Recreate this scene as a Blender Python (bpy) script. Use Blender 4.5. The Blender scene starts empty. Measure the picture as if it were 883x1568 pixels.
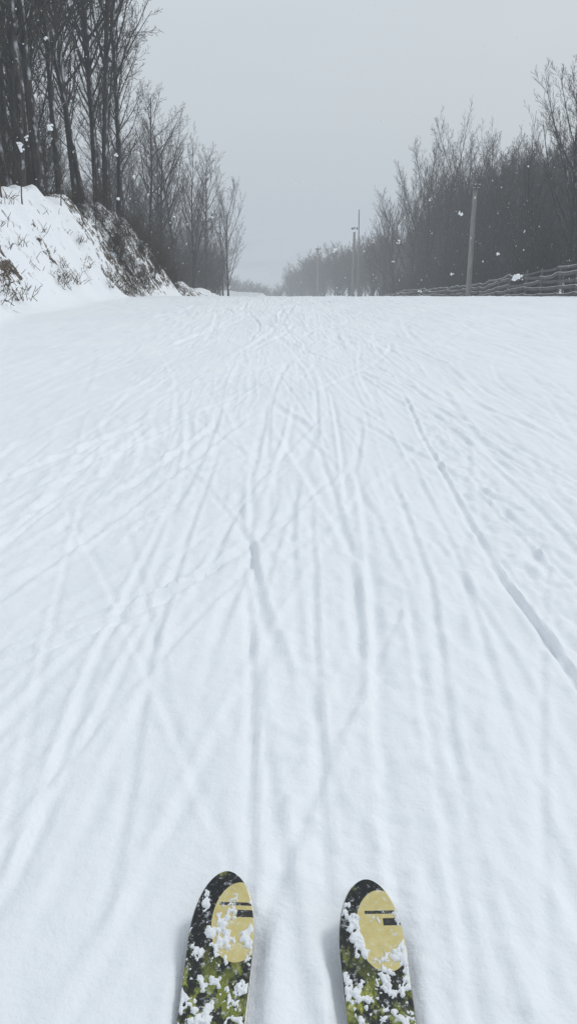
import bpy, math, random
import numpy as np
from mathutils import Vector, Matrix, Quaternion
random.seed(7); np.random.seed(7)
R=math.radians
scene=bpy.context.scene
COL=scene.collection

# ------------------------------------------------------------------ noise
def vnoise(x,y,seed=0):
    x=np.asarray(x,dtype=np.float64); y=np.asarray(y,dtype=np.float64)
    xi=np.floor(x).astype(np.int64); yi=np.floor(y).astype(np.int64)
    xf=x-xi; yf=y-yi
    def h(a,b):
        n=(a*374761393+b*668265263+seed*974634777)&0xffffffff
        n=((n^(n>>13))*1274126177)&0xffffffff
        n=((n^(n>>16))*461845907)&0xffffffff
        return ((n^(n>>15))&0xffff)/65535.0
    u=xf*xf*xf*(xf*(xf*6-15)+10); v=yf*yf*yf*(yf*(yf*6-15)+10)
    a=h(xi,yi);b=h(xi+1,yi);c=h(xi,yi+1);d=h(xi+1,yi+1)
    return (a+(b-a)*u+(c-a)*v+(a-b-c+d)*u*v)*2-1
def fbm(x,y,seed=0,o=3):
    s=0;a=1;t=0
    for i in range(o):
        c,sn=math.cos(0.6*i+.3),math.sin(0.6*i+.3)
        s=s+a*vnoise((x*c-y*sn),(x*sn+y*c),seed+i*17); t+=a; a*=.5; x=x*2.03; y=y*2.03
    return s/t
def fbs(x,y,seed=0,o=3):   # streaky noise : axes kept so the streaks stay along y
    s=0;a=1;t=0
    for i in range(o):
        s=s+a*vnoise(x+i*13.7+.35*vnoise(y*.9,x*.0+i,seed+5),y+i*7.1+.37*x,seed+i*17); t+=a; a*=.55; x=x*1.97; y=y*1.83
    return s/t
def sstep(x,a,b):
    t=np.clip((x-a)/(b-a),0,1); return t*t*(3-2*t)

# ------------------------------------------------------------------ terrain profile
_ys=np.concatenate([[-400],np.arange(-10,3200,1.0)])
_sl=np.interp(_ys,[-400,20,45,140,160,250,280,560,640,3200],[.024,.024,.104,.104,.05,.05,.14,.14,.0,.0])
_z=np.concatenate([[0],np.cumsum(-(_sl[1:]+_sl[:-1])*.5*np.diff(_ys))])
_z-=np.interp(0,_ys,_z)
def base(y): return np.interp(y,_ys,_z)
def bank(x,y):
    H=np.interp(y,[-400,0,22,30,38,43,48,54,80,120,300,500],[3.3,3.3,3.4,3.75,4.2,3.9,2.5,1.7,1.9,2.2,2.5,0])
    wob=.45*vnoise(y*.18,0*y+3.1,5)+.18*vnoise(y*.7,0*y+1.1,6)
    t=(-6.0+wob-x)
    e=sstep(t,0,2.7)*.93+sstep(t,2,14)*.10
    e=e+np.clip(t-8,0,60)*.03
    return H*e
def ground(x,y):
    x=np.asarray(x,float);y=np.asarray(y,float)
    z=base(y)+bank(x,y)
    z=z+.9*sstep(x,10.5,13)*sstep(y,52,95)+1.2*sstep(x,14.5,26)*sstep(y,50,110)
    z=z+np.where(y>600,1,0)*sstep(y,700,1800)*(58+22*vnoise(x*.0016,y*.001,9)+8*vnoise(x*.006,y*.003,19))
    bm=sstep(-x,5.6,8.0)
    z=z+bm*(.36*fbm(x*.55,y*.5,21,4)+.20*fbm(x*2.1,y*1.7,31,3))
    return z
def G(x,y): return float(ground(np.array([x]),np.array([y]))[0])

# ------------------------------------------------------------------ ground mesh
xs=[0.0]; x=0
while x<1900:
    s=.0125 if x<1.5 else .0125+.016*(x-1.5)
    if x>40: s=.67+.05*(x-40)
    x+=s; xs.append(x)
xs=np.array(xs); xs=np.concatenate([-xs[:0:-1],xs])
y=0.6; yl=[-300,-120,-50,-20,-8,-3,-1.5,-.8,-.4,-.1,.1,.3,.45]
while y<2900:
    yl.append(y); s=.0125+.0080*max(0,y-1.5)
    if y>40: s=.34+.035*(y-40)
    y+=s
ysg=np.array(yl)
X,Y=np.meshgrid(xs,ysg)
Z=ground(X,Y)
# --- relief of the skied-out run (real geometry)
run=(1-sstep(-X,5.5,7.5))*(1-sstep(X,14,17))*(1-sstep(Y,50,70))
shear=np.where(X<0,.30*sstep(-X,0,1.3),-.03)
U=X-shear*(Y-3)*sstep(7-Y,0,4)
amp=1+np.clip(Y,0,30)*.05
wx=.10*vnoise(X*2.2,Y*1.6,71); wy=.2*vnoise(X*2.0,Y*1.5,72)
rel=.012*fbm(U*1.1,Y*.4,41,2)+.006*fbm(U*3.0+wx,Y*.9+wy,42,3)+.0045*fbm(X*6+wx,Y*4.5,44,3)+.0028*fbm(X*15,Y*11,45,3)
def ridged(x,y,seed,p):
    return np.clip(1-np.abs(fbs(x,y,seed,2))*2.6,0,1)**p
patch=sstep(fbm(X*.9,Y*.55,81,2),-.35,.35)
patch2=sstep(fbm(X*1.1,Y*.6,82,2),-.3,.4)
rel=rel+.0080*patch*ridged((U+wx*.4)*5.2,Y*.42,46,1.6)+.0052*patch2*ridged((U+wx*.3)*11,Y*.8,47,1.4)
V=X-.52*(Y-3); rel=rel+.0060*(1-patch)*ridged((V)*4.5,(Y+.5*X)*.5,48,1.5)*sstep(-X,-.6,.6)
W_=X+.33*(Y-3); rel=rel+.0050*(1-patch2)*ridged((W_)*5,(Y)*.5,49,1.5)*sstep(X,-.2,.9)
rel=rel*amp*1.08
rough=sstep(X,1.0,1.06)*(1-sstep(X,1.22,1.45))*sstep(Y,1.5,2.5)*(1-sstep(Y,5,8))
rel=rel+rough*(.022*fbm(X*17,Y*13,47,3))
crumb=sstep(fbm(X*1.3,Y*.9,83,2),.02,.45)
rel=rel+crumb*.009*np.clip(fbm(X*24,Y*17,84,3),-.1,1)*(1+.08*np.clip(Y,0,20))
def track(pts,w,d,side=1,soft=.3):
    global rel
    ys_=np.array([p[1] for p in pts]);xs_=np.array([p[0] for p in pts])
    o=np.argsort(ys_);ys_=ys_[o];xs_=xs_[o]
    m0=np.searchsorted(ysg,ys_[0]-soft);m1=np.searchsorted(ysg,ys_[-1]+soft)
    if m1-m0<2:return
    yy=ysg[m0:m1]
    x0=np.interp(yy,ys_,xs_)
    k=6
    if len(yy)>2*k+1:
        x0p=np.pad(x0,k,mode='edge'); x0=np.convolve(x0p,np.ones(2*k+1)/(2*k+1),'valid')
    sd=int(abs(w*9000+d*50000))+3
    x0=x0+.007*vnoise(yy*1.6,yy*0+.3,sd)+.002*vnoise(yy*9,yy*0+.3,sd+1)
    sl=np.gradient(x0,yy)
    f=1/np.sqrt(1+sl*sl)
    mask=sstep(yy,ys_[0]-soft,ys_[0]+soft)*(1-sstep(yy,ys_[-1]-soft,ys_[-1]+soft))
    mask=mask*np.clip(.74+.42*vnoise(yy*1.1,yy*0+w*50,sd+2),.1,1.2)
    u=(X[m0:m1]-x0[:,None])*f[:,None]/w
    jag=1+.6*vnoise(X[m0:m1]*22,Y[m0:m1]*16,sd%97)
    g=np.where(u*side>0,np.exp(-(u*side/.65)**2),np.exp(-(u/1.5)**2))
    p=-g+.80*jag*np.exp(-((u-side*1.55)/.75)**2)+.20*np.exp(-((u+side*2.3)/1.0)**2)
    rel[m0:m1]+=.92*d*p*mask[:,None]
T=[
 ([(1.18,7.6),(1.06,5.95),(1.0,4.42),(.95,3.13),(.97,2.2),(1.02,1.4)],.015,.018,1),
 ([(.44,4.6),(.37,3.05),(.27,1.98),(.24,1.3)],.020,.015,-1),
 ([(-.20,3.6),(-.10,2.8),(.0,2.25)],.018,.024,1),
 ([(-.24,4.6),(-.19,3.7),(-.16,3.0)],.018,.014,-1),
 ([(-.63,2.6),(-.17,3.5),(.44,4.85)],.024,.018,-1),
 ([(-.70,2.5),(-.25,3.35),(.36,4.75)],.018,.014,1),
 ([(-1.05,2.2),(-.60,2.75),(-.17,3.45)],.020,.018,-1),
 ([(-1.3,2.1),(-.8,2.7),(-.3,3.2)],.020,.014,1),
 ([(-1.65,4.1),(-1.0,6.1),(-.4,8)],.030,.019,1),
 ([(-1.95,4.3),(-1.2,6.4)],.030,.018,-1),
 ([(-1.25,2.6),(-.8,4.5),(-.35,6.5)],.030,.017,1),
 ([(-1.5,2.7),(-.95,4.6),(-.6,6.2)],.028,.015,-1),
 ([(-1.7,3.2),(-1.1,5)],.025,.012,1),
 ([(-.40,1.3),(-.42,1.6),(-.5,2.45),(-.51,5.2)],.016,.013,1),
 ([(-.62,1.4),(-.68,2.3),(-.66,4.2)],.018,.011,-1),
 ([(-.09,1.3),(-.13,2.3),(-.2,3.3)],.014,.010,1),
 ([(.085,1.3),(.09,2.2),(.13,4)],.015,.013,1),
 ([(.42,.8),(.46,1.68),(.62,3.0),(.66,4.6)],.016,.014,1),
 ([(.33,.8),(.40,1.68),(.50,2.9)],.015,.011,-1),
 ([(.62,1.0),(.68,2.0),(.80,3.3),(.86,5.5)],.017,.010,1),
 ([(.25,2.3),(.30,3.3),(.22,5.6),(.3,8)],.020,.012,1),
 ([(-.35,3.3),(-.22,5.0),(-.2,7.4)],.023,.014,1),
 ([(-.12,4.1),(-.02,5.5),(.06,7.2)],.023,.015,-1),
 ([(.50,3.1),(.42,4.6),(.62,6.2)],.020,.013,1),
 ([(1.75,4.2),(1.25,6.8),(.9,9)],.023,.015,-1),
 ([(2.0,3.6),(1.5,6.5),(1.1,10)],.023,.013,-1),
 ([(1.35,2.2),(1.42,4.0),(1.3,7.0)],.020,.011,1),
 ([(1.22,2.0),(1.25,3.0),(1.18,4.6)],.016,.012,-1),
 ([(.1,5.0),(.22,6.0),(-.15,7.2)],.035,.015,1),
]
for t in T: track(*t)
rnd=random.Random(3)
for i in range(270):
    y0=.8+21*rnd.random()**1.35; L=rnd.uniform(.9,3.4)+y0*.30
    x0=rnd.uniform(-1,1)*(.9+y0*.42)
    hd=rnd.gauss(0,.09)+(.16 if x0<-.3 else -.04)+rnd.choice([0,0,0,0,.35,-.3])
    cv=rnd.gauss(0,.02)
    n=7
    pts=[(x0+hd*L*k/n+cv*(L*k/n)**2,y0+L*k/n) for k in range(n+1)]
    w=rnd.uniform(.009,.022)*(1+y0*.13); d=rnd.uniform(.0025,.009)*(1+y0*.08)
    track(pts,w,d,rnd.choice([-1,1]))
Z=Z+rel*run
SKI=[(-.132,1.285),(.166,1.262)]
for sx,sy in SKI:
    m=np.exp(-(np.clip(np.abs(X-sx)-.066,0,1)/.018)**2)*(1-sstep(Y,sy-.14,sy-.02))
    tgt=base(Y)-.012
    Z=Z*(1-m)+np.minimum(Z,tgt)*m
ny,nx=X.shape
co=np.stack([X,Y,Z],-1).reshape(-1,3).astype(np.float32)
idx=np.arange(nx*ny).reshape(ny,nx)
q=np.stack([idx[:-1,:-1],idx[:-1,1:],idx[1:,1:],idx[1:,:-1]],-1).reshape(-1,4)
def mesh_np(name,co,q):
    me=bpy.data.meshes.new(name)
    k=q.shape[1]
    me.vertices.add(len(co)); me.vertices.foreach_set('co',np.ascontiguousarray(co,dtype=np.float32).ravel())
    me.loops.add(q.size); me.loops.foreach_set('vertex_index',q.ravel().astype(np.int32))
    me.polygons.add(len(q)); me.polygons.foreach_set('loop_start',np.arange(0,q.size,k,dtype=np.int32))
    me.polygons.foreach_set('loop_total',np.full(len(q),k,dtype=np.int32))
    me.update(calc_edges=True)
    me.polygons.foreach_set('use_smooth',np.ones(len(q),dtype=bool))
    return me
gm=mesh_np('snow_ground',co,q)
dirt=sstep(-X,6.1,7.0)*(.25+.85*sstep(fbm(X*.6,Y*.45,77,3),-.1,.3))*(1-.3*sstep(-X,9,11))
dirt=np.maximum(dirt,sstep(-X,6.1,6.9)*sstep(Y,31,39)*(1-sstep(Y,51,62))*1.25)
dirt=np.maximum(dirt,.8*sstep(-X,8.6,10.5))
dirt=np.maximum(dirt,.6*sstep(X,15.5,18))
at=gm.attributes.new('dirt','FLOAT','POINT'); at.data.foreach_set('value',dirt.ravel().astype(np.float32))
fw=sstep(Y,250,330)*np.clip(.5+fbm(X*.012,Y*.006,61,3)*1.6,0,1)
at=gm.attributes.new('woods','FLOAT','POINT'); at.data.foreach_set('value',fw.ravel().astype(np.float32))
snow_ground=bpy.data.objects.new('snow_ground',gm); COL.objects.link(snow_ground)

# ------------------------------------------------------------------ materials
def mat(name):
    m=bpy.data.materials.new(name); m.use_nodes=True
    nt=m.node_tree; b=nt.nodes['Principled BSDF']; return m,nt,b
def N(nt,t,**k):
    n=nt.nodes.new(t)
    for a,v in k.items(): setattr(n,a,v)
    return n
def noise(nt,vec,scale,detail=3,rough=.5):
    n=N(nt,'ShaderNodeTexNoise'); n.inputs['Scale'].default_value=scale; n.inputs['Detail'].default_value=detail
    n.inputs['Roughness'].default_value=rough
    if vec is not None: nt.links.new(vec,n.inputs['Vector'])
    return n.outputs['Fac']
def ramp(nt,fac,stops):
    r=N(nt,'ShaderNodeValToRGB'); e=r.color_ramp.elements
    while len(e)<len(stops): e.new(.5)
    for i,(p,c) in enumerate(stops):
        e[i].position=p; e[i].color=(*c,1) if len(c)==3 else c
    nt.links.new(fac,r.inputs['Fac']); return r.outputs['Color']
def math_(nt,op,a,b=None,c=None):
    m=N(nt,'ShaderNodeMath',operation=op)
    for i,v in enumerate((a,b,c)):
        if v is None: continue
        if isinstance(v,(int,float)): m.inputs[i].default_value=v
        else: nt.links.new(v,m.inputs[i])
    return m.outputs[0]
def mix(nt,f,a,b):
    m=N(nt,'ShaderNodeMix',data_type='RGBA')
    for s,v in ((m.inputs[0],f),(m.inputs[6],a),(m.inputs[7],b)):
        if isinstance(v,(int,float)): s.default_value=v
        elif isinstance(v,tuple): s.default_value=(*v,1)
        else: nt.links.new(v,s)
    return m.outputs[2]
def bumpn(nt,b,h,strength,dist):
    bp=N(nt,'ShaderNodeBump'); bp.inputs['Strength'].default_value=strength; bp.inputs['Distance'].default_value=dist
    nt.links.new(h,bp.inputs['Height']); nt.links.new(bp.outputs[0],b.inputs['Normal'])

# snow
ms,nt,b=mat('snow')
geo=N(nt,'ShaderNodeNewGeometry'); pos=geo.outputs['Position']
a1=N(nt,'ShaderNodeAttribute',attribute_name='dirt').outputs['Fac']
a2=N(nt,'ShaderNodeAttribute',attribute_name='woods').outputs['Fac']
n2=noise(nt,pos,2.6,5,.70)
thr=math_(nt,'SUBTRACT',.62,math_(nt,'MULTIPLY',a1,.115))
f=math_(nt,'MULTIPLY',math_(nt,'SUBTRACT',n2,thr),18)
f.node.use_clamp=True
f2=math_(nt,'MULTIPLY',f,math_(nt,'MULTIPLY',a1,2.2)); f2.node.use_clamp=True
dcol=ramp(nt,noise(nt,pos,9,2,.6),[(.3,(.03,.024,.018)),(.55,(.09,.07,.05)),(.75,(.25,.21,.18))])
sc=ramp(nt,noise(nt,pos,.7,2,.5),[(.3,(.85,.88,.925)),(.7,(.885,.91,.94))])
c=mix(nt,f2,sc,dcol)
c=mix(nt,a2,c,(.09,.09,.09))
nt.links.new(c,b.inputs['Base Color']); b.inputs['Roughness'].default_value=.75
b.inputs['Specular IOR Level'].default_value=.25
bumpn(nt,b,noise(nt,pos,26,5,.64),.6,.010)
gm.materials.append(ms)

mc,nt,b=mat('clumped_snow')
b.inputs['Base Color'].default_value=(.86,.88,.91,1); b.inputs['Roughness'].default_value=.7
tc=N(nt,'ShaderNodeTexCoord').outputs['Object']
bumpn(nt,b,noise(nt,tc,160,4,.7),.6,.004)

def bark(name,c0,c1,snow=.35):
    m,nt,b=mat(name)
    tc=N(nt,'ShaderNodeTexCoord').outputs['Object']
    mp=N(nt,'ShaderNodeMapping'); mp.inputs['Scale'].default_value=(1,1,.22); nt.links.new(tc,mp.inputs[0])
    n=noise(nt,mp.outputs[0],9,3 if snow>0 else 1,.65)
    col=ramp(nt,n,[(.32,c0),(.7,c1)])
    if snow>0:
        g=N(nt,'ShaderNodeNewGeometry')
        dt=N(nt,'ShaderNodeVectorMath',operation='DOT_PRODUCT'); nt.links.new(g.outputs['Normal'],dt.inputs[0]); dt.inputs[1].default_value=(.75,-.45,.5)
        sn=math_(nt,'MULTIPLY',math_(nt,'SUBTRACT',math_(nt,'ADD',math_(nt,'MULTIPLY',dt.outputs['Value'],.45),math_(nt,'MULTIPLY',noise(nt,tc,1.6,3,.6),.9)),.84),9)
        sn.node.use_clamp=True
        col=mix(nt,math_(nt,'MULTIPLY',sn,snow),col,(.75,.78,.82))
        bumpn(nt,b,n,.6,.02)
    nt.links.new(col,b.inputs['Base Color']); b.inputs['Roughness'].default_value=.9; b.inputs['Specular IOR Level'].default_value=.15
    return m
mb=bark('bark_grey',(.022,.020,.019),(.085,.078,.074),.7)
mb2=bark('bark_brown',(.045,.034,.027),(.13,.105,.085),.3)
mtw=bark('twig_bark',(.055,.046,.041),(.12,.102,.092),0)
mweed=bark('dry_stalk',(.05,.038,.026),(.17,.135,.09),0)

# ------------------------------------------------------------------ tree generator
class MB:
    def __init__(s): s.v=[];s.f=[];s.mi=[]
    def tube(s,pts,rad,sides,mi):
        n0=len(s.v)
        for i,p in enumerate(pts):
            d=(pts[min(i+1,len(pts)-1)]-pts[max(i-1,0)])
            if d.length<1e-6: d=Vector((0,0,1))
            d.normalize()
            a=d.cross(Vector((1,0,0)) if abs(d.x)<.7 else Vector((0,1,0))).normalized(); bb=d.cross(a)
            r=rad[i]
            for k in range(sides):
                t=2*math.pi*k/sides
                s.v.append(p+a*(r*math.cos(t))+bb*(r*math.sin(t)))
        for i in range(len(pts)-1):
            for k in range(sides):
                k2=(k+1)%sides
                s.f.append((n0+i*sides+k,n0+i*sides+k2,n0+(i+1)*sides+k2,n0+(i+1)*sides+k)); s.mi.append(mi)
    def mesh(s,name,mats):
        co=np.array([tuple(v) for v in s.v]); me=mesh_np(name,co,np.array(s.f))
        for m in mats: me.materials.append(m)
        me.polygons.foreach_set('material_index',np.array(s.mi,dtype=np.int32)); return me
def rv(r): return Vector((r.gauss(0,1),r.gauss(0,1),r.gauss(0,1)))
def grow(mbd,r,p,d,L,rad,lvl,P):
    S=P[lvl]; n=S['seg']; pts=[p.copy()];rads=[rad]; dirs=[d.copy()]
    q=p.copy(); dd=d.copy()
    endr=rad*S.get('tip',.25); mn=P[0].get('min',.0055)
    for i in range(n):
        dd=(dd+rv(r)*S['wan']+Vector((0,0,S['up']))).normalized()
        q=q+dd*(L/n); pts.append(q.copy()); dirs.append(dd.copy())
        t=(i+1)/n; rads.append(max(mn,rad+(endr-rad)*t))
    if lvl==0: rads[0]*=1.35
    mbd.tube(pts,rads,S['sides'],0 if lvl<2 else 1)
    if lvl+1>=len(P): return
    C=P[lvl+1]; nc=C['n']; nc=max(1,int(nc*r.uniform(.75,1.25)))
    ph=r.uniform(0,6.28)
    for k in range(nc):
        t=C['t0']+(C['t1']-C['t0'])*((k+r.random())/nc)
        fi=t*n; i=min(int(fi),n-1); fr=fi-i
        bp=pts[i].lerp(pts[i+1],fr); bd=dirs[min(i+1,n)]
        ph+=2.4+r.uniform(-.5,.5)
        a=bd.cross(Vector((1,0,0)) if abs(bd.x)<.7 else Vector((0,1,0))).normalized(); bb=bd.cross(a)
        side=a*math.cos(ph)+bb*math.sin(ph)
        an=R(C['ang']*r.uniform(.7,1.3))
        cd=(bd*math.cos(an)+side*math.sin(an)).normalized()
        sh=C.get('shape','lin')
        if sh=='lin': lf=1-C.get('k',.62)*t
        else: lf=(.45+.9*math.sin(math.pi*min(1,max(0,(t-C['t0'])/(1.02-C['t0'])))**.8))*(1-.25*t)
        cl=L*C['len']*lf*r.uniform(.75,1.2)
        pr=rads[i]+(rads[i+1]-rads[i])*fr
        grow(mbd,r,bp,cd,cl,max(mn*1.25,min(pr*.72,cl*C.get('rr',.012))),lvl+1,P)
PA=[dict(seg=12,wan=.03,up=.03,sides=8,tip=.18),
    dict(n=28,t0=.22,t1=.99,ang=40,len=.27,seg=6,wan=.09,up=.11,sides=5,shape='dome',rr=.012),
    dict(n=8,t0=.2,t1=.98,ang=36,len=.48,seg=4,wan=.12,up=.07,sides=3,rr=.011),
    dict(n=6,t0=.15,t1=.98,ang=34,len=.50,seg=3,wan=.13,up=.06,sides=3,rr=.010),
    dict(n=3,t0=.15,t1=.95,ang=32,len=.60,seg=2,wan=.13,up=.05,sides=3,rr=.010)]
PB=[dict(seg=8,wan=.04,up=.04,sides=7,tip=.28),
    dict(n=21,t0=.10,t1=1.0,ang=34,len=.72,seg=7,wan=.055,up=.085,sides=5,k=.40,rr=.011),
    dict(n=10,t0=.2,t1=1.0,ang=28,len=.40,seg=4,wan=.08,up=.07,sides=3,k=.45,rr=.010),
    dict(n=7,t0=.15,t1=1.0,ang=27,len=.50,seg=3,wan=.09,up=.06,sides=3,k=.5,rr=.009),
    dict(n=4,t0=.15,t1=.95,ang=27,len=.62,seg=2,wan=.10,up=.05,sides=3,rr=.009)]
PF=[dict(seg=5,wan=.04,up=.04,sides=5,tip=.28,min=.016),
    dict(n=18,t0=.10,t1=1.0,ang=34,len=.72,seg=4,wan=.06,up=.085,sides=3,k=.40,rr=.011),
    dict(n=9,t0=.2,t1=1.0,ang=30,len=.40,seg=2,wan=.08,up=.07,sides=3,k=.45,rr=.012),
    dict(n=6,t0=.15,t1=1.0,ang=30,len=.55,seg=1,wan=.09,up=.06,sides=3,k=.5,rr=.014)]
PD=[dict(seg=12,wan=.04,up=.03,sides=6,tip=.12),
    dict(n=15,t0=.22,t1=.97,ang=22,len=.32,seg=6,wan=.07,up=.12,sides=4,rr=.009),
    dict(n=7,t0=.2,t1=.95,ang=24,len=.42,seg=4,wan=.09,up=.10,sides=3,rr=.009),
    dict(n=5,t0=.2,t1=.95,ang=26,len=.5,seg=3,wan=.10,up=.08,sides=3,rr=.009)]
PS=[dict(seg=8,wan=.06,up=.02,sides=5,tip=.2),
    dict(n=13,t0=.12,t1=.97,ang=36,len=.36,seg=4,wan=.11,up=.08,sides=3,rr=.011),
    dict(n=6,t0=.2,t1=.95,ang=34,len=.5,seg=3,wan=.12,up=.05,sides=3,rr=.010),
    dict(n=3,t0=.2,t1=.95,ang=32,len=.55,seg=2,wan=.12,up=.05,sides=3,rr=.010)]
def mk(P,H,rad,seed,mats,stems=1,name='bare_tree'):
    r=random.Random(seed); m=MB()
    for s_ in range(stems):
        a=r.uniform(0,6.28); sp=0 if stems==1 else r.uniform(.1,.5)
        d=Vector((math.cos(a)*sp*.6,math.sin(a)*sp*.6,1)).normalized()
        if stems==1: d=Vector((r.gauss(0,.03),r.gauss(0,.03),1)).normalized()
        grow(m,r,Vector((math.cos(a)*sp,math.sin(a)*sp,-.25)),d,H*(1 if stems==1 else r.uniform(.6,1.1)),rad,0,P)
    return m.mesh(name,mats)
A=[mk(PA,16,.16,100+i,[mb,mtw],name='tall_bare_tree') for i in range(4)]
B=[mk(PB,9.3,.17,200+i,[mb,mtw],name='spreading_bare_tree') for i in range(4)]
F=[mk(PF,9.3,.17,250+i,[mb,mtw],name='far_bare_tree') for i in range(4)]
D=[mk(PD,15,.12,300+i,[mb,mtw],name='slender_bare_tree') for i in range(3)]
S=[mk(PS,5,.030,400+i,[mb2,mtw],stems=8,name='thicket') for i in range(3)]
SP=[mk(PS,5,.035,500+i,[mb2,mtw],stems=1,name='sapling') for i in range(2)]
def put(me,x,y,s=1,name='bare_tree',parent=None,sx=None,lean=(0,0),rz=None,r=random,dz=0):
    o=bpy.data.objects.new(name,me)
    o.location=(x,y,G(x,y)+dz); o.rotation_euler=(lean[0],lean[1],r.uniform(0,6.28) if rz is None else rz)
    w=s if sx is None else sx
    o.scale=(w,w,s); COL.objects.link(o)
    if parent: o.parent=parent
    return o
def empty(name):
    o=bpy.data.objects.new(name,None); COL.objects.link(o); return o
r=random.Random(11)
for (x,y,me,s,sx,ln) in [
  (-9.9,24.8,A[0],1.10,1.1,(0,-.03)),(-9.3,25.6,A[1],1.25,1.25,(0,.0)),(-9.9,27.0,A[2],1.05,1.05,(0,-.05)),(-9.2,28.2,A[3],1.2,1.2,(0,-.06)),
  (-9.2,30.6,A[1],1.15,1.1,(0,-.04)),(-9.6,34.5,A[0],1.0,1.0,(0,.03)),(-9.0,36.0,D[0],1.15,1.1,(0,-.04)),
  (-8.6,38.5,A[2],1.10,.95,(0,-.05)),(-8.5,41.0,A[3],1.05,.9,(0,-.06)),(-9.4,43.5,D[1],.9,.85,(0,-.02)),(-9.5,47,A[1],.72,.7,(0,-.02)),
  (-9.2,53,A[0],.66,.72,(0,-.03)),(-9.2,58,B[0],.86,.75,(0,0)),(-9.0,64,A[2],.70,.75,(0,0)),(-8.8,73,B[1],.95,.85,(0,0)),(-8.7,84,A[1],.84,.85,(0,.0)),
  (-7.4,97,B[2],1.12,.85,(0,.0)),(-8.6,104,D[0],.88,.9,(0,0))]:
    put(me,x,y,s,'bare_tree',sx=sx,lean=ln,r=r)
for (x,y,s) in [(-8.0,22.9,.75),(-7.8,24.0,.62),(-8.5,22.2,.8),(-8.2,29.5,.6),(-8.3,35,.55)]:
    put(SP[r.randrange(2)],x,y,s,'sapling',r=r)
for (x,y,me,s,sx) in [
  (18.6,46.5,B[2],.88,.85),(17.6,50.0,B[0],1.06,1.05),(19.4,51,B[3],1.08,1.0),(18.7,52,D[1],1.06,.9),(19.2,50.5,D[2],1.02,.9),(17.2,56.5,B[3],.80,.85),(17.2,61,B[1],.74,.8),(17.0,66,B[2],.84,.85),
  (16.8,72,B[0],.92,.9),(16.8,79,B[3],1.18,1.0),(16.8,87,B[1],1.40,1.2),(16.2,93,B[2],1.40,1.2),(16.0,103,B[3],1.34,1.15),
  (15.6,115,B[0],1.26,1.15),(15.6,128,B[1],1.18,1.1),(15.2,142,B[2],1.12,1.1)]:
    put(me,x,y,s,'bare_tree',sx=sx,r=r)
fl=empty('forest')
for i in range(74):
    y=r.uniform(20,140); x=-11.2-abs(r.gauss(0,1))*9-r.random()*4
    s=r.uniform(.8,1.15)*(1 if y<45 else .76)
    put(r.choice(A+A+D[:2]+B[:2]),x,y,s,'forest_tree',fl,r=r)
for i in range(66):
    y=r.uniform(24,120); x=-9.8-abs(r.gauss(0,1))*5
    if y>45:x+=1.2
    put(r.choice(S),x,y,r.uniform(.7,1.25),'undergrowth',fl,r=r)
fr=empty('forest')
for i in range(135):
    y=42+r.random()**.9*100; x=18.8+abs(r.gauss(0,1))*7+r.random()*3
    s=r.uniform(.72,.95)*(1.0 if y<78 else 1.30)
    put(r.choice(B+B+D[:1]),x,y,s,'forest_tree',fr,sx=s*.95,r=r)
for i in range(100):
    y=42+r.random()*95; x=15.6+abs(r.gauss(0,1))*2.6
    put(r.choice(S),x,y,r.uniform(.7,1.2),'undergrowth',fr,r=r)
# more tall stems filling the near edge of the left wood
r2=random.Random(5)
for (x,y) in [(-10.6,31),(-10.2,33.2),(-10.8,36.5),(-9.9,38.2),(-10.4,40.5),(-9.6,41.8),(-10.9,43),(-11.6,34),(-11.9,38),(-12.4,30),(-9.3,39.6)]:
    s=r2.uniform(1.0,1.2); put(r2.choice(A),x,y,s,'forest_tree',fl,sx=s*.95,lean=(0,r2.uniform(-.06,0)),r=r2)
ff=empty('distant_forest')
for i in range(115):
    t=r.random(); y=142+t*178+r.gauss(0,5); x=14.8-17.5*t+abs(r.gauss(0,1))*12+ r.random()*4
    s=r.uniform(.88,1.16)
    put(r.choice(F),x,y,s,'forest_tree',ff,sx=s*1.1,r=r)
for i in range(60):
    x=r.uniform(-60,-2); y=r.uniform(300,340)
    put(r.choice(F),x,y,r.uniform(.5,.66),'forest_tree',ff,sx=1.0,r=r)
for i in range(45):
    t=r.random(); y=125+t*190; x=-11-abs(r.gauss(0,1))*10-t*14
    s=r.uniform(.85,1.1)
    put(r.choice(F),x,y,s,'forest_tree',ff,r=r)
for i in range(80):
    x=r.uniform(-150,60); y=r.uniform(520,640)
    put(r.choice(F),x,y,r.uniform(.7,1.2),'forest_tree',ff,sx=1.8,r=r)
br=empty('brush')
for i in range(50):
    x=-6.7-r.random()*2.3; y=r.uniform(34,52)
    put(r.choice(S),x,y,r.uniform(.14,.32),'brush_clump',br,sx=.42,r=r,dz=-.05)
m=MB()
for i in range(520):
    y=r.uniform(15,48); x=-6.5-r.random()**1.2*3.6
    if fbm(np.array([x*.6]),np.array([y*.45]),77,3)[0]<0 and r.random()<.8: continue
    z=G(x,y); n=r.randrange(4,18)
    for k in range(n):
        L=r.uniform(.10,.42); d=Vector((r.gauss(0,.8),r.gauss(0,.8),1)).normalized()
        p=Vector((x+r.gauss(0,.16),y+r.gauss(0,.18),z-.04)); p2=p+d*L*.6; p3=p2+(d+rv(r)*.4).normalized()*L*.4
        m.tube([p,p2,p3],[.009,.008,.004],3,0)
        if r.random()<.5:
            d2=(d+rv(r)*.5).normalized(); m.tube([p2,p2+d2*L*.35],[.006,.003],3,0)
o=bpy.data.objects.new('dry_weeds',m.mesh('dry_weeds',[mweed])); COL.objects.link(o)

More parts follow.
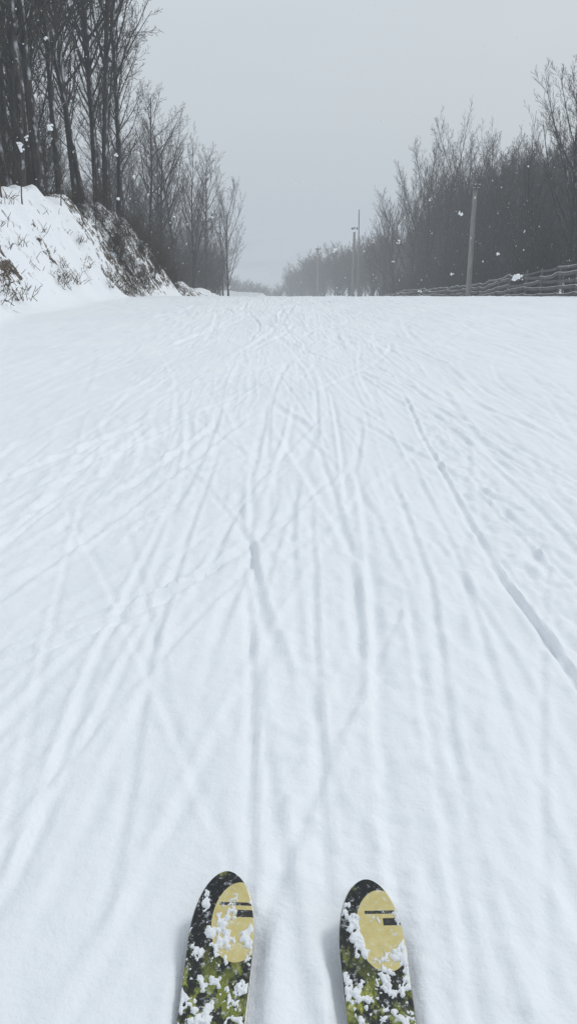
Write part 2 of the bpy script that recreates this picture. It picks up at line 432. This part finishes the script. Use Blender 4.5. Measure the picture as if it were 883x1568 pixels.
# ------------------------------------------------------------------ fence
mf,nt,b=mat('weathered_wood')
tc=N(nt,'ShaderNodeTexCoord').outputs['Object']
mp=N(nt,'ShaderNodeMapping'); mp.inputs['Scale'].default_value=(6,.7,6); nt.links.new(tc,mp.inputs[0])
nn=noise(nt,mp.outputs[0],3,5,.6)
nt.links.new(ramp(nt,nn,[(.3,(.07,.07,.072)),(.7,(.20,.196,.19))]),b.inputs['Base Color']); b.inputs['Roughness'].default_value=.85
bumpn(nt,b,nn,.5,.01)
fence=empty('wooden_fence')
def box_strip(m,path,w,h,mi=0):
    n0=len(m.v)
    for p in path:
        for (a,c) in ((-1,-1),(1,-1),(1,1),(-1,1)): m.v.append(Vector((p.x+a*w/2,p.y,p.z+c*h/2)))
    for i in range(len(path)-1):
        for k in range(4):
            k2=(k+1)%4; m.f.append((n0+i*4+k,n0+i*4+k2,n0+i*4+4+k2,n0+i*4+4+k)); m.mi.append(mi)
    m.f.append((n0+3,n0+2,n0+1,n0)); m.mi.append(mi); e=n0+(len(path)-1)*4
    m.f.append((e,e+1,e+2,e+3)); m.mi.append(mi)
mr=MB(); mpst=MB(); msn=MB()
py=14.0
fx=lambda y:13.1+.30*math.sin(y*.11)+.08*math.sin(y*.5)-max(0,y-80)*.012
posts=[]
while py<150:
    posts.append(py); py+=r.uniform(2.3,2.9)
hts=[.17,.46,.76,1.06,1.30]
off={}
for i,y in enumerate(posts):
    x=fx(y); z=G(x,y); lx=r.gauss(0,.03); ly=r.gauss(0,.03); H=r.uniform(1.35,1.55)
    mpst.tube([Vector((x+.09,y,z-.3)),Vector((x+.09+lx*.5,y+ly*.5,z+H*.5)),Vector((x+.09+lx,y+ly,z+H)),Vector((x+.09+lx,y+ly,z+H+.01))],[.06,.057,.052,.002],8,0)
    off[i]=[r.gauss(0,.04) for _ in hts]
for i in range(len(posts)-1):
    y0,y1=posts[i],posts[i+1]
    for k,hh in enumerate(hts):
        sag=abs(r.gauss(.02,.05)); path=[]
        for j in range(7):
            t=j/6; y=y0+(y1-y0)*t; x=fx(y)
            zz=G(x,y)+hh+off[i][k]*(1-t)+off[i+1][k]*t-sag*4*t*(1-t)
            path.append(Vector((x+.004*(k%2)+.02*math.sin(y*3+k),y,zz)))
        hh_=.15 if k<4 else .10
        box_strip(mr,path,.035,hh_)
        if r.random()<.8: box_strip(msn,[p+Vector((0,0,hh_/2+.010+.005*math.sin(p.y*7+k))) for p in path],.045,.018)
for mm,nm,mt in ((mr,'rails',mf),(mpst,'posts',mf),(msn,'rail_snow',mc)):
    o=bpy.data.objects.new(nm,mm.mesh(nm,[mt])); COL.objects.link(o); o.parent=fence

# ------------------------------------------------------------------ poles
mpole,nt,b=mat('pole_wood')
tc=N(nt,'ShaderNodeTexCoord').outputs['Object']
mp=N(nt,'ShaderNodeMapping'); mp.inputs['Scale'].default_value=(5,5,.5); nt.links.new(tc,mp.inputs[0])
nt.links.new(ramp(nt,noise(nt,mp.outputs[0],3,5,.6),[(.3,(.20,.185,.17)),(.7,(.38,.36,.335))]),b.inputs['Base Color']); b.inputs['Roughness'].default_value=.85
mmet,nt,b=mat('lamp_metal'); b.inputs['Base Color'].default_value=(.10,.105,.11,1); b.inputs['Roughness'].default_value=.5; b.inputs['Metallic'].default_value=.4
mgl,nt,b=mat('lamp_glass'); b.inputs['Base Color'].default_value=(.45,.47,.48,1); b.inputs['Roughness'].default_value=.15
def boxm(m,c,sx,sy,sz,mi,rx=0,rz=0):
    n0=len(m.v); M=Matrix.Rotation(rz,3,'Z')@Matrix.Rotation(rx,3,'X')
    for (a,bb,cc) in ((-1,-1,-1),(1,-1,-1),(1,1,-1),(-1,1,-1),(-1,-1,1),(1,-1,1),(1,1,1),(-1,1,1)):
        m.v.append(Vector(c)+M@Vector((a*sx/2,bb*sy/2,cc*sz/2)))
    for f in ((3,2,1,0),(4,5,6,7),(0,1,5,4),(1,2,6,5),(2,3,7,6),(3,0,4,7)): m.f.append(tuple(n0+i for i in f)); m.mi.append(mi)
def pole(x,y,H,r0,lean=0,arm=0,name='wooden_pole'):
    root=empty(name); z=G(x,y); root.location=(x,y,z)
    m=MB(); pts=[Vector((lean*t*H,0,-.4+t*(H+.4))) for t in (0,.25,.5,.75,1)]
    m.tube(pts+[pts[-1]+Vector((0,0,.01))],[r0,r0*.93,r0*.86,r0*.78,r0*.7,.01],12,0)
    o=bpy.data.objects.new('shaft',m.mesh('shaft',[mpole])); COL.objects.link(o); o.parent=root
    if arm:
        m=MB(); tx=lean*H
        m.tube([Vector((tx-arm,-.14,H-.15)),Vector((tx+arm,-.14,H-.12))],[.045,.045],6,0)
        for sgn in (-1,1):
            boxm(m,(tx+sgn*arm*.8,-.22,H-.02),.26,.20,.22,0,rx=-.5)
            boxm(m,(tx+sgn*arm*.8,-.318,H-.065),.22,.015,.17,1,rx=-.5)
        m.tube([Vector((tx,0,H-.05)),Vector((tx,0,H+.14)),Vector((tx,0,H+.20))],[.14,.13,.02],10,0)
        o=bpy.data.objects.new('floodlights',m.mesh('floodlights',[mmet,mgl])); COL.objects.link(o); o.parent=root
pole(12.42,54.5,7.5,.20,-.012,.18,'lamp_pole')
pole(10.0,123,12.6,.24,0,.45,'lamp_pole')
pole(11.2,127,15.6,.13,-.015)
pole(6.3,172,12.8,.22,0,.5,'lamp_pole')

# ------------------------------------------------------------------ skis
def hw(s,L):
    if s<.14:
        t=s/.14; return .0665*(1-(1-t)**2.1)**(1/2.1)
    t=(s-.14)/(L-.14); return .0665-.014*math.sin(math.pi*min(1,t*1.05))
def rise(s): return .066*max(0,1-s/.34)**1.9
def topsheet(shift,dcx):
    m,nt,b=mat('ski_topsheet')
    tc=N(nt,'ShaderNodeTexCoord').outputs['Object']
    sp=N(nt,'ShaderNodeSeparateXYZ'); nt.links.new(tc,sp.inputs[0]); ux,uy=sp.outputs[0],sp.outputs[1]
    ofs=N(nt,'ShaderNodeVectorMath',operation='ADD'); nt.links.new(tc,ofs.inputs[0]); ofs.inputs[1].default_value=(shift,shift*2.1,0)
    v=ofs.outputs[0]
    mp=N(nt,'ShaderNodeMapping'); mp.inputs['Scale'].default_value=(1,.6,1); mp.inputs['Rotation'].default_value=(0,0,.25); nt.links.new(v,mp.inputs[0]); va=mp.outputs[0]
    g=ramp(nt,noise(nt,va,38,6,.68),[(.36,(.010,.011,.010)),(.49,(.014,.016,.012)),(.53,(.09,.11,.02)),(.58,(.30,.32,.05)),(.66,(.52,.50,.16))])
    g2=ramp(nt,noise(nt,va,26,6,.68),[(.40,(.12,.14,.02)),(.50,(.20,.23,.035)),(.55,(.015,.017,.014)),(.68,(.02,.022,.018)),(.74,(.45,.45,.25))])
    dn=math_(nt,'MULTIPLY',math_(nt,'ADD',math_(nt,'MULTIPLY',uy,-1),-.15),14); dn.node.use_clamp=True
    sel=math_(nt,'MULTIPLY',math_(nt,'SUBTRACT',noise(nt,v,14,3,.6),.46),12); sel.node.use_clamp=True
    black=ramp(nt,noise(nt,va,34,5,.6),[(.50,(.010,.011,.012)),(.60,(.02,.024,.015)),(.66,(.16,.18,.05))])
    col=mix(nt,dn,black,mix(nt,sel,g,g2))
    dx=math_(nt,'DIVIDE',math_(nt,'SUBTRACT',ux,dcx),.055); dy=math_(nt,'DIVIDE',math_(nt,'ADD',uy,.102),.080)
    rr=math_(nt,'SQRT',math_(nt,'ADD',math_(nt,'MULTIPLY',dx,dx),math_(nt,'MULTIPLY',dy,dy)))
    disc=math_(nt,'MULTIPLY',math_(nt,'SUBTRACT',1,rr),90); disc.node.use_clamp=True
    yel=ramp(nt,noise(nt,v,60,3,.5),[(.3,(.60,.50,.20)),(.7,(.68,.585,.27))])
    def band(u,c,h):
        k=math_(nt,'MULTIPLY',math_(nt,'SUBTRACT',h,math_(nt,'ABSOLUTE',math_(nt,'SUBTRACT',u,c))),1500); k.node.use_clamp=True; return k
    bars=math_(nt,'MAXIMUM',math_(nt,'MULTIPLY',band(uy,-.066,.0035),band(ux,.035,.045)),math_(nt,'MULTIPLY',band(uy,-.085,.0075),band(ux,.054,.028)))
    yel=mix(nt,bars,yel,(.03,.03,.028))
    col=mix(nt,disc,col,yel)
    fr_=math_(nt,'MULTIPLY',math_(nt,'SUBTRACT',noise(nt,v,75,7,.78),.545),8); fr_.node.use_clamp=True
    col=mix(nt,math_(nt,'MULTIPLY',fr_,.78),col,(.78,.82,.86))
    nt.links.new(col,b.inputs['Base Color']); b.inputs['Roughness'].default_value=.32
    return m
mside,nt,b=mat('ski_sidewall'); b.inputs['Base Color'].default_value=(.03,.03,.03,1); b.inputs['Roughness'].default_value=.4
medge,nt,b=mat('ski_steel_edge'); b.inputs['Base Color'].default_value=(.55,.56,.57,1); b.inputs['Metallic'].default_value=.9; b.inputs['Roughness'].default_value=.3
def ski(tx,ty,yaw,seed):
    L=1.78; root=empty('ski'); root.location=(tx,ty,float(base(ty))+.002); root.rotation_euler=(-.024,0,yaw)
    ss=[0.0004]+[.14*(k/26)**1.7 for k in range(1,27)]+[.14+ (L-.14)*(k/60) for k in range(1,61)]
    m=MB(); rows=[]; nxs=12
    for s_ in ss:
        w=hw(s_,L)
        if s_>L-.05: w*=max(.3,math.sqrt(max(0,1-((s_-L+.05)/.055)**2)))
        z=rise(s_)+.012; th=.006+.005*min(1,s_/.25)
        ch=min(.0025,w*.3)
        sec=[(-w,z-th),( -w,z-.0022),(-w+ch,z)]+[(-w+ch+(2*w-2*ch)*k/nxs,z) for k in range(1,nxs)]+[(w-ch,z),(w,z-.0022),(w,z-th)]
        rows.append([len(m.v)+i for i in range(len(sec))])
        for (a,c) in sec: m.v.append(Vector((a,-s_,c)))
    for i in range(len(rows)-1):
        a,c=rows[i],rows[i+1]; n=len(a)
        for k in range(n):
            k2=(k+1)%n
            m.f.append((a[k],c[k],c[k2],a[k2])); m.mi.append(1 if k in (0,n-2,n-1) else 0)
    me=m.mesh('body',[topsheet(seed*.37,.032 if seed==1 else .024),mside])
    me.polygons.foreach_set('use_smooth',np.zeros(len(me.polygons),dtype=bool))
    o=bpy.data.objects.new('body',me); COL.objects.link(o); o.parent=root
    for sg in (-1,1):
        m=MB(); pts=[]
        for s_ in ss[6:-3]:
            w=hw(s_,L); pts.append(Vector((sg*(w+.0004),-s_,rise(s_)+.012-(.006+.005*min(1,s_/.25))+.001)))
        m.tube(pts,[.0016]*len(pts),4,0)
        o=bpy.data.objects.new('steel_edge',m.mesh('steel_edge',[medge])); COL.objects.link(o); o.parent=root
    NX,NY=90,460; LL=.75
    u=np.linspace(-1,1,NX); sv=np.linspace(.012,LL,NY)
    W=np.array([hw(s_,L) for s_ in sv]); RZ=np.array([rise(s_) for s_ in sv])
    UX=u[None,:]*(W[:,None]-.001); SY=np.repeat(sv[:,None],NX,1)
    f=fbm(UX*40+seed*9,SY*32+seed*5,seed*7+1,5)
    f=f+.50*fbm(UX*130+seed,SY*130,seed*3+2,4)
    thr=np.interp(SY,[0,.045,.07,.11,.15,.19,.24,.32,.45,.75],[.9,.55,.28,.14,.26,.26,.04,-.05,-.08,-.1] if seed==1 else [.9,.45,.16,-.04,.04,.26,.28,.14,.0,-.08])
    hgt=np.clip((f-thr),-.1,.5)
    inside=hgt>0
    Hh=.0005+.008*np.clip(hgt,0,.35)**.7*(1+.5*fbm(UX*220,SY*220,5,2))
    ZZ=RZ[:,None]+.012+np.where(inside,Hh,-.0015)
    ZZ=ZZ-.003*np.clip(np.abs(u[None,:])-.97,0,1)*30*inside
    co=np.stack([UX,-SY,ZZ],-1).reshape(-1,3); idx=np.arange(NX*NY).reshape(NY,NX)
    ii=inside; keep=ii[:-1,:-1]|ii[1:,:-1]|ii[:-1,1:]|ii[1:,1:]
    q=np.stack([idx[1:,:-1],idx[1:,1:],idx[:-1,1:],idx[:-1,:-1]],-1)[keep]
    me=mesh_np('stuck_snow',co,q); me.materials.append(mc)
    o=bpy.data.objects.new('stuck_snow',me); COL.objects.link(o); o.parent=root
ski(SKI[0][0],SKI[0][1],R(-2.2),1); ski(SKI[1][0],SKI[1][1],R(1.2),2)

# ------------------------------------------------------------------ falling snow
mfl,nt,b=mat('snowflake'); b.inputs['Base Color'].default_value=(.95,.96,.97,1); b.inputs['Roughness'].default_value=.6
m=MB()
def flake(p,s):
    for k in range(r.randrange(4,8)):
        c=Vector(p)+rv(r)*s*.26; rad=s*r.uniform(.20,.45)
        n0=len(m.v); ax=[rv(r).normalized() for _ in range(2)]
        x_=ax[0]; y_=x_.cross(ax[1]).normalized(); z_=x_.cross(y_)
        for d in (x_,y_,-x_,-y_,z_,-z_): m.v.append(c+d*rad*r.uniform(.5,1.2))
        for (a,bb) in ((0,1),(1,2),(2,3),(3,0)):
            m.f.append((n0+a,n0+bb,n0+4,n0+4)); m.f.append((n0+bb,n0+a,n0+5,n0+5)); m.mi+= [0,0]
known=[((-.70,2.21,1.58),.016),((-.71,2.23,1.565),.012),((-.69,2.22,1.592),.011),((.183,3.18,1.30),.020),((.757,2.61,1.22),.026),((-.564,2.0,1.59),.018),((-.54,2.8,1.75),.017),
((-.669,3.24,1.49),.017),((-.609,3.27,1.57),.014),((.58,4.25,1.32),.021),((.676,3.22,1.43),.017),((.643,3.14,1.21),.014),((-.46,3.3,1.42),.011),((-.30,3.2,1.42),.011),((.25,3.1,1.37),.011),((-.70,3.4,1.66),.014),
((.50,3.0,1.15),.012),((.86,3.3,1.28),.012),((-.72,2.6,1.9),.013),((.36,3.4,1.33),.010),((.47,3.6,1.24),.011)]
for p,s_ in known: flake(p,s_)
for i in range(1100):
    y=r.uniform(2.8,20); x=r.uniform(-.55,.55)*y; z=1.35+y*r.uniform(-.07,.30)
    flake((x,y,z),r.uniform(.003,.0085)*(1+.06*y))
tri=np.array([f[:3] for f in m.f]); co=np.array([tuple(v) for v in m.v])
me=mesh_np('falling_snow',co,tri); me.materials.append(mfl)
o=bpy.data.objects.new('falling_snow',me); COL.objects.link(o)

# ------------------------------------------------------------------ fog (absorbing volume, scattered light put in as emission colour)
FOGC=(.525,.58,.635); DEN=.0023
mfog=bpy.data.materials.new('fog'); mfog.use_nodes=True; nt=mfog.node_tree; nt.nodes.clear()
out=N(nt,'ShaderNodeOutputMaterial'); ab=N(nt,'ShaderNodeVolumeAbsorption'); em=N(nt,'ShaderNodeEmission'); ad=N(nt,'ShaderNodeAddShader')
ab.inputs['Color'].default_value=(0,0,0,1); ab.inputs['Density'].default_value=DEN
em.inputs['Color'].default_value=(*FOGC,1); em.inputs['Strength'].default_value=DEN
nt.links.new(ab.outputs[0],ad.inputs[0]); nt.links.new(em.outputs[0],ad.inputs[1]); nt.links.new(ad.outputs[0],out.inputs['Volume'])
m=MB(); boxm(m,(0,1200,-85),4400,3900,250,0)
me=m.mesh('fog',[mfog]); me.polygons.foreach_set('use_smooth',np.zeros(6,dtype=bool))
o=bpy.data.objects.new('fog',me); COL.objects.link(o)

# ------------------------------------------------------------------ sky + sun
SE,SA=R(40),R(50)
w=bpy.data.worlds.new('World'); scene.world=w; w.use_nodes=True; nt=w.node_tree; bg=nt.nodes['Background']
sky=N(nt,'ShaderNodeTexSky'); sky.sky_type='NISHITA'; sky.sun_disc=False; sky.sun_elevation=SE; sky.sun_rotation=SA
sky.air_density=1.5; sky.dust_density=5
tc=N(nt,'ShaderNodeTexCoord').outputs['Generated']
mp=N(nt,'ShaderNodeMapping'); mp.inputs['Scale'].default_value=(1,1,2.5); nt.links.new(tc,mp.inputs[0])
cl=ramp(nt,noise(nt,mp.outputs[0],2.2,3,.5),[(.3,(.94,.945,.95)),(.7,(1.03,1.03,1.03))])
vm=N(nt,'ShaderNodeVectorMath',operation='MULTIPLY'); nt.links.new(cl,vm.inputs[0]); vm.inputs[1].default_value=(6.5,7.1,7.55)
c=mix(nt,.93,sky.outputs[0],vm.outputs[0])
nt.links.new(c,bg.inputs['Color']); bg.inputs['Strength'].default_value=.1
sl=bpy.data.lights.new('sun','SUN'); sl.energy=1.2; sl.angle=R(13); sl.color=(1,.985,.96)
so=bpy.data.objects.new('sun',sl); COL.objects.link(so)
dirv=Vector((math.sin(SA)*math.cos(SE),math.cos(SA)*math.cos(SE),math.sin(SE)))
so.rotation_euler=dirv.to_track_quat('Z','Y').to_euler()

# ------------------------------------------------------------------ camera
cd=bpy.data.cameras.new('camera'); cam=bpy.data.objects.new('camera',cd); COL.objects.link(cam)
cam.location=(0,0,1.35); cam.rotation_euler=(R(70),0,0)
cd.sensor_fit='VERTICAL'; cd.sensor_height=24; cd.lens=12/math.tan(R(34)); cd.clip_end=8000; cd.clip_start=.05
scene.camera=cam
scene.view_settings.view_transform='Standard'; scene.view_settings.look='None'; scene.view_settings.exposure=0
